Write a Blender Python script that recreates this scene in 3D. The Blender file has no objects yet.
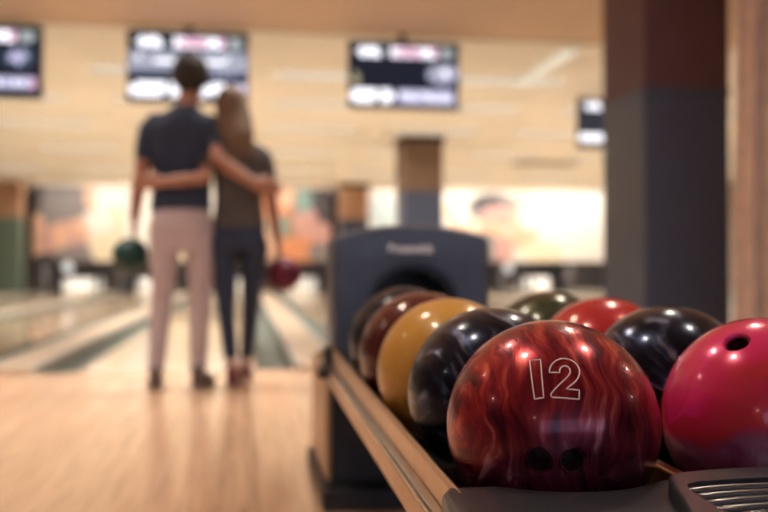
import bpy, bmesh, math, random
from mathutils import Vector, Matrix

random.seed(7)
PI = math.pi
scene = bpy.context.scene
C = scene.collection

# ------------------------------------------------------------------ camera
cam_data = bpy.data.cameras.new('camera')
cam = bpy.data.objects.new('camera', cam_data)
C.objects.link(cam)
cam_data.sensor_width = 36.0
cam_data.lens = 36.0 * 932.0 / 768.0
cam_data.clip_start = 0.05
cam.location = (0, 0, 0.63)
YAW, PITCH = math.atan(138 / 932.0), math.atan(12 / 932.0)
cam.rotation_euler = (PI / 2 + PITCH, 0, -YAW)
cam_data.dof.use_dof = True
cam_data.dof.focus_distance = 0.89
cam_data.dof.aperture_fstop = 3.0
scene.camera = cam

# ------------------------------------------------------------------ world, lights, exposure
world = bpy.data.worlds.new('world')
scene.world = world
world.use_nodes = True
world.node_tree.nodes['Background'].inputs[0].default_value = (0.56, 0.70, 1.0, 1)
world.node_tree.nodes['Background'].inputs[1].default_value = 1.8

vs = scene.view_settings
vs.view_transform = 'Standard'
vs.look = 'None'
vs.gamma = 1.0
vs.use_curve_mapping = False
vs.exposure = 0.0


def area(name, loc, direction, sx, sy, power, col):
    d = bpy.data.lights.new(name, 'AREA')
    d.shape = 'RECTANGLE'
    d.size, d.size_y = sx, sy
    d.energy = power
    d.color = col
    o = bpy.data.objects.new(name, d)
    C.objects.link(o)
    o.location = loc
    o.rotation_euler = Vector(direction).to_track_quat('-Z', 'Y').to_euler()
    return o


WARM = (1.0, 0.86, 0.68)
WARM2 = (1.0, 0.95, 0.87)


def louvred(name, loc, sx, sy, power, col, spread):
    o = area(name, loc, (0, 0, -1), sx, sy, power, col)
    o.data.spread = math.radians(spread)
    return o


# louvred panels in the lane ceiling shine straight down; the pale lanes throw the light back up
STRIPS = [(9.7, 108), (11.4, 108), (13.4, 108), (16.2, 122), (19.4, 122), (22.0, 75)]
for yb, pw in STRIPS:
    louvred('lane_lamp', (-1.4, yb, 2.60), 7.2, 0.3, pw, WARM2, 140)
    louvred('lane_lamp', (6.9, yb, 2.60), 7.2, 0.3, pw, WARM2, 140)
# lamps that wash the mural and light the pin decks
area('mural_lamp', (-1.5, 22.8, 2.5), (0, 0.9, -0.65), 7.0, 0.12, 42, WARM2)
area('mural_lamp', (6.6, 22.8, 2.5), (0, 0.9, -0.65), 6.6, 0.12, 62, WARM2)
area('pin_deck_lamp', (-1.4, 23.98, 0.74), (0, 0.35, -1), 7.2, 0.1, 150, (1, .95, .86))
area('pin_deck_lamp', (6.9, 23.98, 0.74), (0, 0.35, -1), 7.2, 0.1, 150, (1, .95, .86))
# round downlights in the approach ceiling
DOWN = [(-0.44, 1.3, 16), (1.46, 1.3, 16), (-0.46, 2.62, 14), (1.48, 2.95, 14), (4.3, 2.37, 14), (6.6, 0.3, 14), (-4.2, -5.1, 16), (-2.44, 2.9, 4), (-4.4, 1.0, 8), (8.9, 2.3, 12)]
for x, y, e in DOWN:
    d = bpy.data.lights.new('downlight_lamp', 'AREA')
    d.shape = 'DISK'
    d.size = 0.17
    d.energy = e
    d.color = WARM
    o = bpy.data.objects.new('downlight_lamp', d)
    C.objects.link(o)
    o.location = (x, y, 2.648)
# added fill lights that brighten the approach floor, ahead of the ball return
for x, y in ((-3.6, 3.6), (-1.9, 3.6), (-3.6, 5.2), (-1.4, 5.2), (0.5, 5.3)):
    louvred('approach_fill', (x, y, 2.63), 1.2, 0.3, 24, WARM2, 95)
# cool fill daylight through the added rear window
portal = area('added_window_portal', (1.0, -6.02, 1.6), (0, 1, 0), 9.6, 1.8, 1, (1, 1, 1))
portal.data.cycles.is_portal = True


# ------------------------------------------------------------------ materials
def mat(name, col, rough=0.5, metal=0.0, coat=0.0, spec=0.5, noise=0.0, nscale=20.0):
    m = bpy.data.materials.new(name)
    m.use_nodes = True
    nt = m.node_tree
    b = nt.nodes['Principled BSDF']
    b.inputs['Base Color'].default_value = (*col, 1)
    b.inputs['Roughness'].default_value = rough
    b.inputs['Metallic'].default_value = metal
    b.inputs['Coat Weight'].default_value = coat
    b.inputs['Coat Roughness'].default_value = 0.07
    b.inputs['Specular IOR Level'].default_value = spec
    if noise:
        tc = nt.nodes.new('ShaderNodeTexCoord')
        n = nt.nodes.new('ShaderNodeTexNoise')
        n.inputs['Scale'].default_value = nscale
        n.inputs['Detail'].default_value = 5
        r = nt.nodes.new('ShaderNodeValToRGB')
        r.color_ramp.elements[0].color = (*[c * (1 - noise) for c in col], 1)
        r.color_ramp.elements[1].color = (*[min(1, c * (1 + noise)) for c in col], 1)
        r.color_ramp.elements[0].position = 0.3
        r.color_ramp.elements[1].position = 0.7
        nt.links.new(tc.outputs['Object'], n.inputs['Vector'])
        nt.links.new(n.outputs['Fac'], r.inputs['Fac'])
        nt.links.new(r.outputs['Color'], b.inputs['Base Color'])
    return m


def emit(name, col, s):
    m = bpy.data.materials.new(name)
    m.use_nodes = True
    b = m.node_tree.nodes['Principled BSDF']
    b.inputs['Base Color'].default_value = (0.004, 0.004, 0.004, 1)
    b.inputs['Specular IOR Level'].default_value = 0.2
    b.inputs['Emission Color'].default_value = (*col, 1)
    b.inputs['Emission Strength'].default_value = s
    return m


def wood(name, c1, c2, rough, plank_w=0.06, plank_l=1.6, coat=0.0):
    m = mat(name, c1, rough, coat=coat)
    nt = m.node_tree
    b = nt.nodes['Principled BSDF']
    tc = nt.nodes.new('ShaderNodeTexCoord')
    mp = nt.nodes.new('ShaderNodeMapping')
    mp.inputs['Rotation'].default_value = (0, 0, PI / 2)
    br = nt.nodes.new('ShaderNodeTexBrick')
    br.inputs['Scale'].default_value = 1.0
    br.inputs['Brick Width'].default_value = plank_l
    br.inputs['Row Height'].default_value = plank_w
    br.inputs['Mortar Size'].default_value = 0.0006
    br.inputs['Color1'].default_value = (*c1, 1)
    br.inputs['Color2'].default_value = (*c2, 1)
    br.inputs['Mortar'].default_value = (*[c * .55 for c in c2], 1)
    mp2 = nt.nodes.new('ShaderNodeMapping')
    mp2.inputs['Scale'].default_value = (30, 1.6, 30)
    n = nt.nodes.new('ShaderNodeTexNoise')
    n.inputs['Scale'].default_value = 1.5
    n.inputs['Detail'].default_value = 6
    mx = nt.nodes.new('ShaderNodeMix')
    mx.data_type = 'RGBA'
    mx.blend_type = 'MULTIPLY'
    mx.inputs[0].default_value = 0.45
    nt.links.new(tc.outputs['Object'], mp.inputs['Vector'])
    nt.links.new(mp.outputs['Vector'], br.inputs['Vector'])
    nt.links.new(tc.outputs['Object'], mp2.inputs['Vector'])
    nt.links.new(mp2.outputs['Vector'], n.inputs['Vector'])
    nt.links.new(br.outputs['Color'], mx.inputs[6])
    nt.links.new(n.outputs['Color'], mx.inputs[7])
    rp = nt.nodes.new('ShaderNodeValToRGB')
    rp.color_ramp.elements[0].color = (.45, .45, .45, 1)
    rp.color_ramp.elements[1].color = (1, 1, 1, 1)
    rp.color_ramp.elements[0].position = .3
    rp.color_ramp.elements[1].position = .6
    nt.links.new(n.outputs['Fac'], rp.inputs['Fac'])
    nt.links.new(rp.outputs['Color'], mx.inputs[7])
    nt.links.new(mx.outputs[2], b.inputs['Base Color'])
    return m


def marble(name, stops, scale=(1, 1, 1), nscale=8.0, dist=1.5, rot=(0, 0, 0), seed=0.0, rough=0.22, metal=0.25, coat=.45,
           zmix=None, warp=1.0):
    """swirled pearl resin: warped noise stretched into streaks; stops = [(pos, colour)]"""
    m = mat(name, stops[0][1], rough, metal, coat)
    nt = m.node_tree
    L = nt.links.new
    b = nt.nodes['Principled BSDF']
    b.inputs['Specular IOR Level'].default_value = .25
    tc = nt.nodes.new('ShaderNodeTexCoord')
    mp = nt.nodes.new('ShaderNodeMapping')
    mp.inputs['Rotation'].default_value = rot
    L(tc.outputs['Object'], mp.inputs['Vector'])
    # warp
    n0 = nt.nodes.new('ShaderNodeTexNoise')
    n0.inputs['Scale'].default_value = 14.0
    n0.inputs['Detail'].default_value = 2
    n0.noise_dimensions = '4D'
    n0.inputs['W'].default_value = seed * 3
    L(mp.outputs['Vector'], n0.inputs['Vector'])
    sub = nt.nodes.new('ShaderNodeVectorMath')
    sub.operation = 'SUBTRACT'
    sub.inputs[1].default_value = (.5, .5, .5)
    L(n0.outputs['Color'], sub.inputs[0])
    sc_ = nt.nodes.new('ShaderNodeVectorMath')
    sc_.operation = 'SCALE'
    sc_.inputs['Scale'].default_value = 0.05 * warp
    L(sub.outputs[0], sc_.inputs[0])
    ad = nt.nodes.new('ShaderNodeVectorMath')
    ad.operation = 'ADD'
    L(mp.outputs['Vector'], ad.inputs[0])
    L(sc_.outputs[0], ad.inputs[1])
    # streaks run round the ball: place along the axis, and angle about it
    sp = nt.nodes.new('ShaderNodeSeparateXYZ')
    L(ad.outputs[0], sp.inputs[0])
    ng = nt.nodes.new('ShaderNodeMath')
    ng.operation = 'MULTIPLY'
    ng.inputs[1].default_value = -1.0
    L(sp.outputs['Y'], ng.inputs[0])
    an = nt.nodes.new('ShaderNodeMath')
    an.operation = 'ARCTAN2'
    L(sp.outputs['Z'], an.inputs[0])
    L(ng.outputs[0], an.inputs[1])
    am = nt.nodes.new('ShaderNodeMath')
    am.operation = 'MULTIPLY'
    am.inputs[1].default_value = 0.109
    L(an.outputs[0], am.inputs[0])
    cb = nt.nodes.new('ShaderNodeCombineXYZ')
    L(sp.outputs['X'], cb.inputs['X'])
    L(am.outputs[0], cb.inputs['Y'])
    cb.inputs['Z'].default_value = seed
    mp2 = nt.nodes.new('ShaderNodeMapping')
    mp2.inputs['Scale'].default_value = scale
    L(cb.outputs[0], mp2.inputs['Vector'])
    n1 = nt.nodes.new('ShaderNodeTexNoise')
    n1.inputs['Scale'].default_value = nscale
    n1.inputs['Detail'].default_value = 4
    n1.inputs['Distortion'].default_value = dist
    L(mp2.outputs['Vector'], n1.inputs['Vector'])
    r = nt.nodes.new('ShaderNodeValToRGB')
    cr = r.color_ramp
    while len(cr.elements) < len(stops):
        cr.elements.new(0.5)
    for e, (p, c) in zip(cr.elements, stops):
        e.position = p
        e.color = (*c, 1)
    L(n1.outputs['Fac'], r.inputs['Fac'])
    out = r.outputs['Color']
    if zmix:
        # a second colour ramp fills one side of the ball: direction, edge, softness, stops
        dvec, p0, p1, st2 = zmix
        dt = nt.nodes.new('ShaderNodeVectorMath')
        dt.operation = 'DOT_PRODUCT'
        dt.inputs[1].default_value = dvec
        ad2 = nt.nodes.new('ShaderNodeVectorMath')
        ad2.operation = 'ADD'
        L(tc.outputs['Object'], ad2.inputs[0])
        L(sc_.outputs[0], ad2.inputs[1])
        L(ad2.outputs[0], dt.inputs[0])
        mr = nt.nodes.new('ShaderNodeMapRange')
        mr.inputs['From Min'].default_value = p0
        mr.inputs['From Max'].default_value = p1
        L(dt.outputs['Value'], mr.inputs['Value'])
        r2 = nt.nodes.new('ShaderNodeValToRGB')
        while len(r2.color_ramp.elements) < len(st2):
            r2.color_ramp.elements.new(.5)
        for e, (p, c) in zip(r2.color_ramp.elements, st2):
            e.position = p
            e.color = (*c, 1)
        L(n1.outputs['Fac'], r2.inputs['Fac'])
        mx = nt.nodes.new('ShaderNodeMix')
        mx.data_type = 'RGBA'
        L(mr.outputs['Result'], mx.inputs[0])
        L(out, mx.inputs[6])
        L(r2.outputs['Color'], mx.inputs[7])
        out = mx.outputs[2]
    L(out, b.inputs['Base Color'])
    return m


# ------------------------------------------------------------------ mesh helpers
def link(name, bm, m, parent=None, smooth=False, loc=None, keep=False):
    me = bpy.data.meshes.new(name)
    bmesh.ops.recalc_face_normals(bm, faces=bm.faces)
    bm.to_mesh(me)
    bm.free()
    if smooth:
        for p in me.polygons:
            p.use_smooth = True
    if m:
        for k in (m if isinstance(m, (list, tuple)) else [m]):
            me.materials.append(k)
    o = bpy.data.objects.new(name, me)
    C.objects.link(o)
    if parent:
        o.parent = parent
    if loc:
        o.location = loc
    return o


def box(bm, x0, x1, y0, y1, z0, z1, bev=0.0, seg=2):
    b2 = bmesh.new()
    bmesh.ops.create_cube(b2, size=1)
    for v in b2.verts:
        v.co = ((x0 + x1) / 2 + v.co.x * (x1 - x0), (y0 + y1) / 2 + v.co.y * (y1 - y0), (z0 + z1) / 2 + v.co.z * (z1 - z0))
    if bev:
        bmesh.ops.bevel(b2, geom=b2.edges[:], offset=bev, segments=seg, affect='EDGES', profile=.5)
    merge(bm, b2)


def merge(bm, b2):
    me = bpy.data.meshes.new('tmp')
    b2.to_mesh(me)
    b2.free()
    bm.from_mesh(me)
    bpy.data.meshes.remove(me)


def prism(bm, poly, h0, h1, axis='Z', bev=0.0, seg=2):
    """extrude a 2D outline; axis Z: (x,y) up; axis Y: (x,z) along y"""
    b2 = bmesh.new()
    if axis == 'Z':
        vs_ = [b2.verts.new((p[0], p[1], h0)) for p in poly]
        d = Vector((0, 0, h1 - h0))
    else:
        vs_ = [b2.verts.new((p[0], h0, p[1])) for p in poly]
        d = Vector((0, h1 - h0, 0))
    f = b2.faces.new(vs_)
    r = bmesh.ops.extrude_face_region(b2, geom=[f])
    nv = [g for g in r['geom'] if isinstance(g, bmesh.types.BMVert)]
    bmesh.ops.translate(b2, verts=nv, vec=d)
    bmesh.ops.recalc_face_normals(b2, faces=b2.faces)
    if bev:
        caps = [f for f in b2.faces if len(f.verts) == len(poly) and len(poly) != 4] or \
               [f for f in b2.faces if abs(f.normal.dot(d.normalized())) > .99]
        es = list({e for f in caps for e in f.edges})
        bmesh.ops.bevel(b2, geom=es, offset=bev, segments=seg, affect='EDGES', profile=.5, clamp_overlap=True)
    big = [f for f in b2.faces if len(f.verts) > 4]
    bmesh.ops.triangulate(b2, faces=big)
    merge(bm, b2)


def frame_of(t):
    t = t.normalized()
    a = Vector((1, 0, 0)) if abs(t.x) < .9 else Vector((0, 1, 0))
    u = (a - t * a.dot(t)).normalized()
    return u, t.cross(u)


def tube(bm, pts, radii, n=16, caps=True, closed=False, squash=None):
    """tube along points with a radius per point; squash = (sx, sy) scales the section"""
    pts = [Vector(p) for p in pts]
    rings = []
    N = len(pts)
    pu = None

    def ring(c, u, v, r):
        rx, ry = (r if isinstance(r, tuple) else (r, r))
        return [bm.verts.new(c + u * (math.cos(2 * PI * k / n) * rx) + v * (math.sin(2 * PI * k / n) * ry)) for k in range(n)]
    for i, p in enumerate(pts):
        if closed:
            t = pts[(i + 1) % N] - pts[i - 1]
        else:
            t = pts[min(i + 1, N - 1)] - pts[max(i - 1, 0)]
        t.normalize()
        if pu is None:
            u, v = frame_of(t)
        else:
            u = (pu - t * pu.dot(t)).normalized()
            v = t.cross(u)
        pu = u
        r = radii[i] if isinstance(radii, list) else radii
        r0 = r if isinstance(r, tuple) else (r, r)
        if caps and not closed and i == 0:
            m_ = min(r0)
            for s in (.15, .45, .75):
                q = math.sqrt(1 - (1 - s) ** 2)
                rings.append(ring(p - t * m_ * (1 - s), u, v, (r0[0] * q, r0[1] * q)))
        rings.append(ring(p, u, v, r0))
        if caps and not closed and i == N - 1:
            m_ = min(r0)
            for s in (.25, .55, .85):
                q = math.sqrt(1 - s * s)
                rings.append(ring(p + t * m_ * s, u, v, (r0[0] * q, r0[1] * q)))
    for a, b in zip(rings, rings[1:]):
        for k in range(n):
            bm.faces.new((a[k], a[(k + 1) % n], b[(k + 1) % n], b[k]))
    if closed:
        a, b = rings[-1], rings[0]
        for k in range(n):
            bm.faces.new((a[k], a[(k + 1) % n], b[(k + 1) % n], b[k]))
    else:
        bm.faces.new(rings[0][::-1])
        bm.faces.new(rings[-1])


def ell(bm, c, r, seg=24, rings=16, rot=None):
    mtx = Matrix.Translation(c)
    if rot:
        mtx = mtx @ rot.to_4x4()
    mtx = mtx @ Matrix.Diagonal((*r, 1))
    bmesh.ops.create_uvsphere(bm, u_segments=seg, v_segments=rings, radius=1, matrix=mtx)


def lathe(bm, prof, n=24, c=(0, 0, 0)):
    rings = []
    for r, z in prof:
        rings.append([bm.verts.new((c[0] + r * math.cos(2 * PI * k / n), c[1] + r * math.sin(2 * PI * k / n), c[2] + z)) for k in range(n)])
    for a, b in zip(rings, rings[1:]):
        for k in range(n):
            bm.faces.new((a[k], a[(k + 1) % n], b[(k + 1) % n], b[k]))
    if prof[0][0] > 1e-6:
        bm.faces.new(rings[0][::-1])
    if prof[-1][0] > 1e-6:
        bm.faces.new(rings[-1])
    bmesh.ops.remove_doubles(bm, verts=bm.verts[:], dist=1e-6)


def evaluated(o):
    """replace an object's mesh by the result of its modifiers"""
    dg = bpy.context.evaluated_depsgraph_get()
    me = bpy.data.meshes.new_from_object(o.evaluated_get(dg))
    old = o.data
    o.modifiers.clear()
    o.data = me
    me.name = old.name
    return o


def organic(name, bm, m, parent=None, voxel=0.008, smooth=6):
    o = link(name, bm, None)
    r = o.modifiers.new('r', 'REMESH')
    r.mode = 'VOXEL'
    r.voxel_size = voxel
    s = o.modifiers.new('s', 'SMOOTH')
    s.iterations = smooth
    s.factor = .5
    evaluated(o)
    o.data.materials.clear()
    o.data.materials.append(m)
    for p in o.data.polygons:
        p.use_smooth = True
    if parent:
        o.parent = parent
    return o


def tag(o, label, cat, group=None, kind=None):
    o['label'] = label
    o['category'] = cat
    if group:
        o['group'] = group
    if kind:
        o['kind'] = kind
    return o


def empty(name, loc=(0, 0, 0), rz=0):
    o = bpy.data.objects.new(name, None)
    C.objects.link(o)
    o.location = loc
    o.rotation_euler = (0, 0, rz)
    o.empty_display_size = .1
    return o


def struct(name, bm, m, smooth=False):
    o = link(name, bm, m, smooth=smooth)
    o['kind'] = 'structure'
    return o


def sbox(name, m, *dims, **kw):
    bm = bmesh.new()
    box(bm, *dims, **kw)
    return struct(name, bm, m)


# ------------------------------------------------------------------ palette
M = {}
M['approach'] = wood('approach_wood', (.70, .455, .30), (.62, .38, .235), .22, coat=.25)
M['lane'] = wood('lane_wood', (.76, .58, .40), (.70, .51, .34), .12, plank_w=.027, plank_l=1.4, coat=.4)
M['gutter'] = mat('gutter_plastic', (.115, .135, .118), .6, spec=.2)
M['divider'] = mat('divider_cap', (.46, .35, .25), .4, noise=.12, nscale=4)
M['ceil'] = mat('lane_ceiling_paint', (.92, .88, .80), .75, noise=.05, nscale=1.2)
M['ceil2'] = mat('approach_ceiling_dimmed', (.74, .55, .40), .75, noise=.05, nscale=1.2)  # tan, darker than the lane ceiling: its dimmer light is in the colour
M['baffle'] = mat('baffle_paint', (.74, .62, .45), .7)
M['wall'] = mat('wall_paint', (.42, .33, .27), .8, noise=.06, nscale=2)
M['darkwall'] = mat('dark_wall_paint', (.05, .04, .04), .8)
M['col_top'] = mat('brown_paint', (.115, .058, .070), .55, noise=.05, nscale=8)
M['col_bot'] = mat('slate_paint', (.068, .085, .145), .45, noise=.05, nscale=8)
M['hood'] = mat('hood_plastic', (.070, .088, .135), .42, coat=.15, noise=.10, nscale=60)
M['black'] = mat('black_plastic', (.012, .012, .014), .45)
M['pan'] = mat('pan_metal', (.03, .028, .028), .5)
M['rail'] = mat('rail_metal', (.60, .42, .28), .30, metal=.75, noise=.06, nscale=30)
M['bead'] = mat('bead_metal', (.46, .42, .37), .22, metal=.9)
M['cab_side_lit'] = mat('cabinet_side_reflection', (.50, .32, .19), .35)  # tan floor reflection on the dark cabinet side, put into the colour
M['deck'] = mat('deck_plastic', (.034, .036, .047), .33, coat=.2, noise=.12, nscale=140)
M['chrome'] = mat('slat_metal', (.16, .15, .15), .22, metal=.7)
M['letter'] = mat('letter_paint', (.93, .94, 1.0), .5)
M['numline'] = mat('number_paint', (.95, .80, .76), .45)
M['curtain'] = mat('curtain_fabric', (.64, .49, .41), .75, noise=.10, nscale=12)
M['white'] = mat('white_enamel', (.85, .84, .80), .25)
M['panel'] = emit('light_panel', (1, .88, .70), .70)
M['edge'] = mat('divider_edge', (.45, .43, .38), .4)
M['peach'] = mat('far_column_lit', (.46, .27, .17), .6, noise=.05, nscale=8)  # upper column brown as brightly lit at the far end, light put into colour
M['brown'] = mat('mid_column_lit', (.17, .10, .065), .6, noise=.05, nscale=8)  # lighter copy of the column brown, its lighting put into the colour
M['pinred'] = mat('pin_red', (.6, .03, .03), .3)

# ------------------------------------------------------------------ the room
FOUL, PINY, END = 5.8, 24.1, 25.6
XL, XR, YB = -7.6, 11.2, -6.0
PITCH_X = 1.84
LANES = [-4.15, -2.31, -0.47, 1.37, 4.17, 6.01, 7.85, 9.69]
sbox('floor', M['approach'], XL, XR, YB, FOUL, -.10, 0)
sbox('floor_slab', M['darkwall'], XL, XR, FOUL, END + .3, -.22, -.12)
sbox('wall_left', M['wall'], XL - .1, XL, YB, END + .3, -.22, 2.75)
sbox('wall_right', M['wall'], XR, XR + .1, YB, END + .3, -.22, 2.75)
sbox('wall_back', M['darkwall'], XL, XR, END + .2, END + .3, -.12, 2.75)
sbox('ceiling', M['ceil2'], XL, XR, YB, 8.0, 2.66, 2.76)
sbox('ceiling_lanes', M['ceil'], XL, XR, 8.0, END + .3, 2.64, 2.75)
lp = None
for yb, pw in STRIPS[:-1]:
    for k in range(9):
        x = -4.6 + k * 1.84
        if lp is None:
            bm = bmesh.new()
            box(bm, -.62, .62, -.14, .14, -.02, 0, bev=.004)
            lp = link('ceiling_panel_light', bm, M['panel'])
            bm = bmesh.new()
            for a in range(-5, 6):
                box(bm, a * .11 - .004, a * .11 + .004, -.13, .13, -.028, -.02)
            lq = link('louvre', bm, M['white'], lp)
            o = lp
        else:
            o = lp.copy()
            C.objects.link(o)
            q = lq.copy()
            C.objects.link(q)
            q.parent = o
        o.location = (x, yb, 2.64)
        tag(o, 'pale louvred light panel set flat in the ceiling above the lanes', 'light', 'louvred ceiling lights over the lanes')
# rear wall; wide window added behind the camera for cool fill and ball reflection
wx0, wx1, wz0, wz1 = -3.8, 5.8, .7, 2.5
bm = bmesh.new()
box(bm, XL, wx0, YB - .15, YB, -.1, 2.75)
box(bm, wx1, XR, YB - .15, YB, -.1, 2.75)
box(bm, wx0, wx1, YB - .15, YB, -.1, wz0)
box(bm, wx0, wx1, YB - .15, YB, wz1, 2.75)
struct('wall_rear', bm, M['wall'])
bm = bmesh.new()
for k in range(7):
    x = wx0 + (wx1 - wx0) * k / 6
    box(bm, x - .04, x + .04, YB - .12, YB - .04, wz0, wz1)
box(bm, wx0, wx1, YB - .12, YB - .04, wz0, wz0 + .06)
box(bm, wx0, wx1, YB - .12, YB - .04, wz1 - .06, wz1)
wf = struct('added_window_1', bm, M['black'])
glass = mat('added_window_glass', (1, 1, 1), .0)
glass.node_tree.nodes['Principled BSDF'].inputs['Transmission Weight'].default_value = 1.0
glass.node_tree.nodes['Principled BSDF'].inputs['IOR'].default_value = 1.02
for k in range(6):
    bm = bmesh.new()
    x = wx0 + (wx1 - wx0) * k / 6
    box(bm, x + .04, x + (wx1 - wx0) / 6 - .04, YB - .085, YB - .08, wz0 + .06, wz1 - .06)
    link('pane', bm, glass, wf)

# lanes, gutters, dividers
for cx in LANES:
    sbox('lane', M['lane'], cx - .53, cx + .53, FOUL, PINY + 1.0, -.10, 0)
    for s in (-1, 1):
        g = cx + s * .65
        bm = bmesh.new()
        prof = [(g + .12 * math.cos(a), -.005 - .085 * math.sin(a)) for a in [PI * k / 10 for k in range(11)]]
        prof += [(g - .12, -.10), (g + .12, -.10)]
        prism(bm, prof, FOUL, PINY + 1.0, axis='Y')
        struct('gutter', bm, M['gutter'])
for x0, x1 in [(-5.3, -4.92), (-3.38, -3.08), (-1.54, -1.24), (.30, .60), (2.14, 3.40), (4.94, 5.24), (6.78, 7.08), (8.62, 8.92), (10.46, 11.2), (-7.6, -5.3)]:
    sbox('trim_divider', M['divider'], x0 + .03, x1 - .03, FOUL, PINY - .3, -.10, .035, bev=.006)
    for e0 in (x0, x1 - .03):
        sbox('trim_edge', M['edge'], e0, e0 + .03, FOUL, PINY - .3, -.10, .045, bev=.006)

# columns in rows between the bays
M['green'] = mat('column_sage', (.13, .19, .155), .5, noise=.05, nscale=8)  # greener lower colour, used on the far left column only


def column(x0, x1, y0, y1, cap=False, low=None, up=None):
    bm = bmesh.new()
    box(bm, x0, x1, y0, y1, 0.02, 1.79)
    b = struct('column', bm, low or M['col_bot'])
    bm = bmesh.new()
    box(bm, x0, x1, y0, y1, 1.79, 2.66 if y0 < 8 else 2.64)
    t = link('column_upper', bm, up or M['col_top'], b)
    bm = bmesh.new()
    box(bm, x0 - .012, x1 + .012, y0 - .012, y1 + .012, 1.765, 1.80, bev=.004)
    link('column_band', bm, low or M['col_bot'], b)
    if cap:
        bm = bmesh.new()
        box(bm, x0 - .02, x1 + .02, y0 - .02, y1 + .02, 2.54, 2.64)
        link('column_capital', bm, M['col_cap'], b)
    return b
M['col_cap'] = mat('dark_brown_paint', (.04, .025, .02), .6)
sbox('floor_column_plinth', M['approach'], 2.4, 3.3, 5.6, 5.8, -.05, .02)
column(2.545, 3.13, 5.70, 6.40)
column(2.35, 2.97, 13.9, 14.6, True, up=M['brown'])
column(2.22, 2.90, 22.0, 22.6, True, up=M['peach'])
column(-5.92, -5.20, 22.6, 23.2, low=M['green'], up=M['peach'])
column(-5.95, -5.35, 13.9, 14.6)

# masking units with the mural, above the pin decks
def mural(name, x0, x1, blobs, base, label):
    nx, nz = int((x1 - x0) / .05), 38
    z0, z1 = .80, 2.64
    bm = bmesh.new()
    cl = bm.loops.layers.float_color.new('print')
    grid = [[bm.verts.new((x0 + (x1 - x0) * i / nx, 23.8, z0 + (z1 - z0) * j / nz)) for i in range(nx + 1)] for j in range(nz + 1)]
    rnd = random.Random(int(x0 * 10) + 5)
    pts = [(rnd.uniform(x0, x1), rnd.uniform(z0, z1), rnd.choice(base)) for _ in range(int((x1 - x0) * 9))] 
    for j in range(nz):
        for i in range(nx):
            f = bm.faces.new((grid[j][i], grid[j][i + 1], grid[j + 1][i + 1], grid[j + 1][i]))
            x, z = x0 + (x1 - x0) * (i + .5) / nx, z0 + (z1 - z0) * (j + .5) / nz
            c = min(pts, key=lambda p: (p[0] - x) ** 2 + (p[1] - z) ** 2 * 1.6)[2]
            for bx, bz, rx, rz, bc in blobs:
                if ((x - bx) / rx) ** 2 + ((z - bz) / rz) ** 2 < 1:
                    c = bc
            for l in f.loops:
                l[cl] = (*c, 1)
    ret = bmesh.ops.extrude_face_region(bm, geom=bm.faces[:])
    bmesh.ops.translate(bm, verts=[g for g in ret['geom'] if isinstance(g, bmesh.types.BMVert)], vec=(0, .06, 0))
    o = link(name, bm, M['mural'])
    tag(o, label, 'mural')
    return o

mm = mat('mural_print', (.8, .7, .6), .5)
at_ = mm.node_tree.nodes.new('ShaderNodeAttribute')
at_.attribute_name = 'print'
mm.node_tree.links.new(at_.outputs['Color'], mm.node_tree.nodes['Principled BSDF'].inputs['Base Color'])
M['mural'] = mm
W_, CR, PE, OR_, GY, DG, TE, PK, PB = (.95, .92, .86), (.93, .82, .62), (.88, .55, .38), (.80, .34, .17), (.30, .27, .27), (.09, .08, .09), (.25, .42, .38), (.70, .40, .36), (.62, .74, .76)


def mx(u):                                    # picture column -> place on the mural wall
    a = math.atan((u - 384) / 932.0) + YAW
    return 23.8 * math.tan(a)


def mz(v):
    return .63 + (268 - v) / 39.2


def B(u, v, ru, rv, c):
    return (mx(u), mz(v), ru / 39.2, rv / 39.2, c)


mural('mural', -5.15, 2.15, [
    B(36, 225, 22, 60, GY), B(62, 206, 26, 22, GY), B(34, 200, 8, 16, DG), B(38, 240, 8, 24, PE), B(70, 240, 28, 18, PK), B(60, 238, 9, 12, PE), B(80, 260, 28, 14, GY), B(45, 268, 14, 14, DG),
    B(94, 198, 10, 14, PE), B(84, 228, 12, 10, PE), B(118, 200, 24, 18, W_), B(116, 240, 26, 32, CR), B(98, 222, 14, 12, W_), B(138, 215, 14, 32, W_), B(205, 215, 14, 60, W_), B(225, 250, 30, 20, CR),
    B(298, 225, 46, 46, (.42, .27, .19)), B(276, 204, 14, 24, OR_), B(286, 196, 8, 12, PE), B(266, 238, 12, 20, PE), B(277, 226, 10, 12, TE), B(320, 206, 17, 30, DG), B(306, 222, 12, 16, PK), B(304, 200, 8, 14, TE), B(322, 236, 14, 14, PK), B(300, 250, 22, 14, OR_), B(318, 252, 10, 10, GY)],
    [CR, W_, CR, W_], 'bright peach and white mural panel behind the couple')
mural('mural', 2.95, 11.1, [
    B(383, 212, 14, 18, PB), B(460, 212, 11, 34, PE), B(462, 206, 8, 20, W_), B(494, 206, 28, 16, GY), B(488, 202, 16, 9, DG), B(498, 216, 18, 12, PK), B(492, 236, 18, 16, PE), B(484, 252, 18, 22, GY), B(524, 226, 16, 26, PE), B(530, 215, 12, 14, W_), B(545, 250, 26, 12, CR),
    B(505, 250, 10, 14, PK), B(555, 203, 34, 12, W_), B(585, 240, 26, 32, W_), B(600, 215, 20, 30, W_), B(560, 228, 24, 18, W_)],
    [W_, CR, W_, W_], 'bright white and peach mural panel between the far pillars, right of the ball return')
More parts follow.
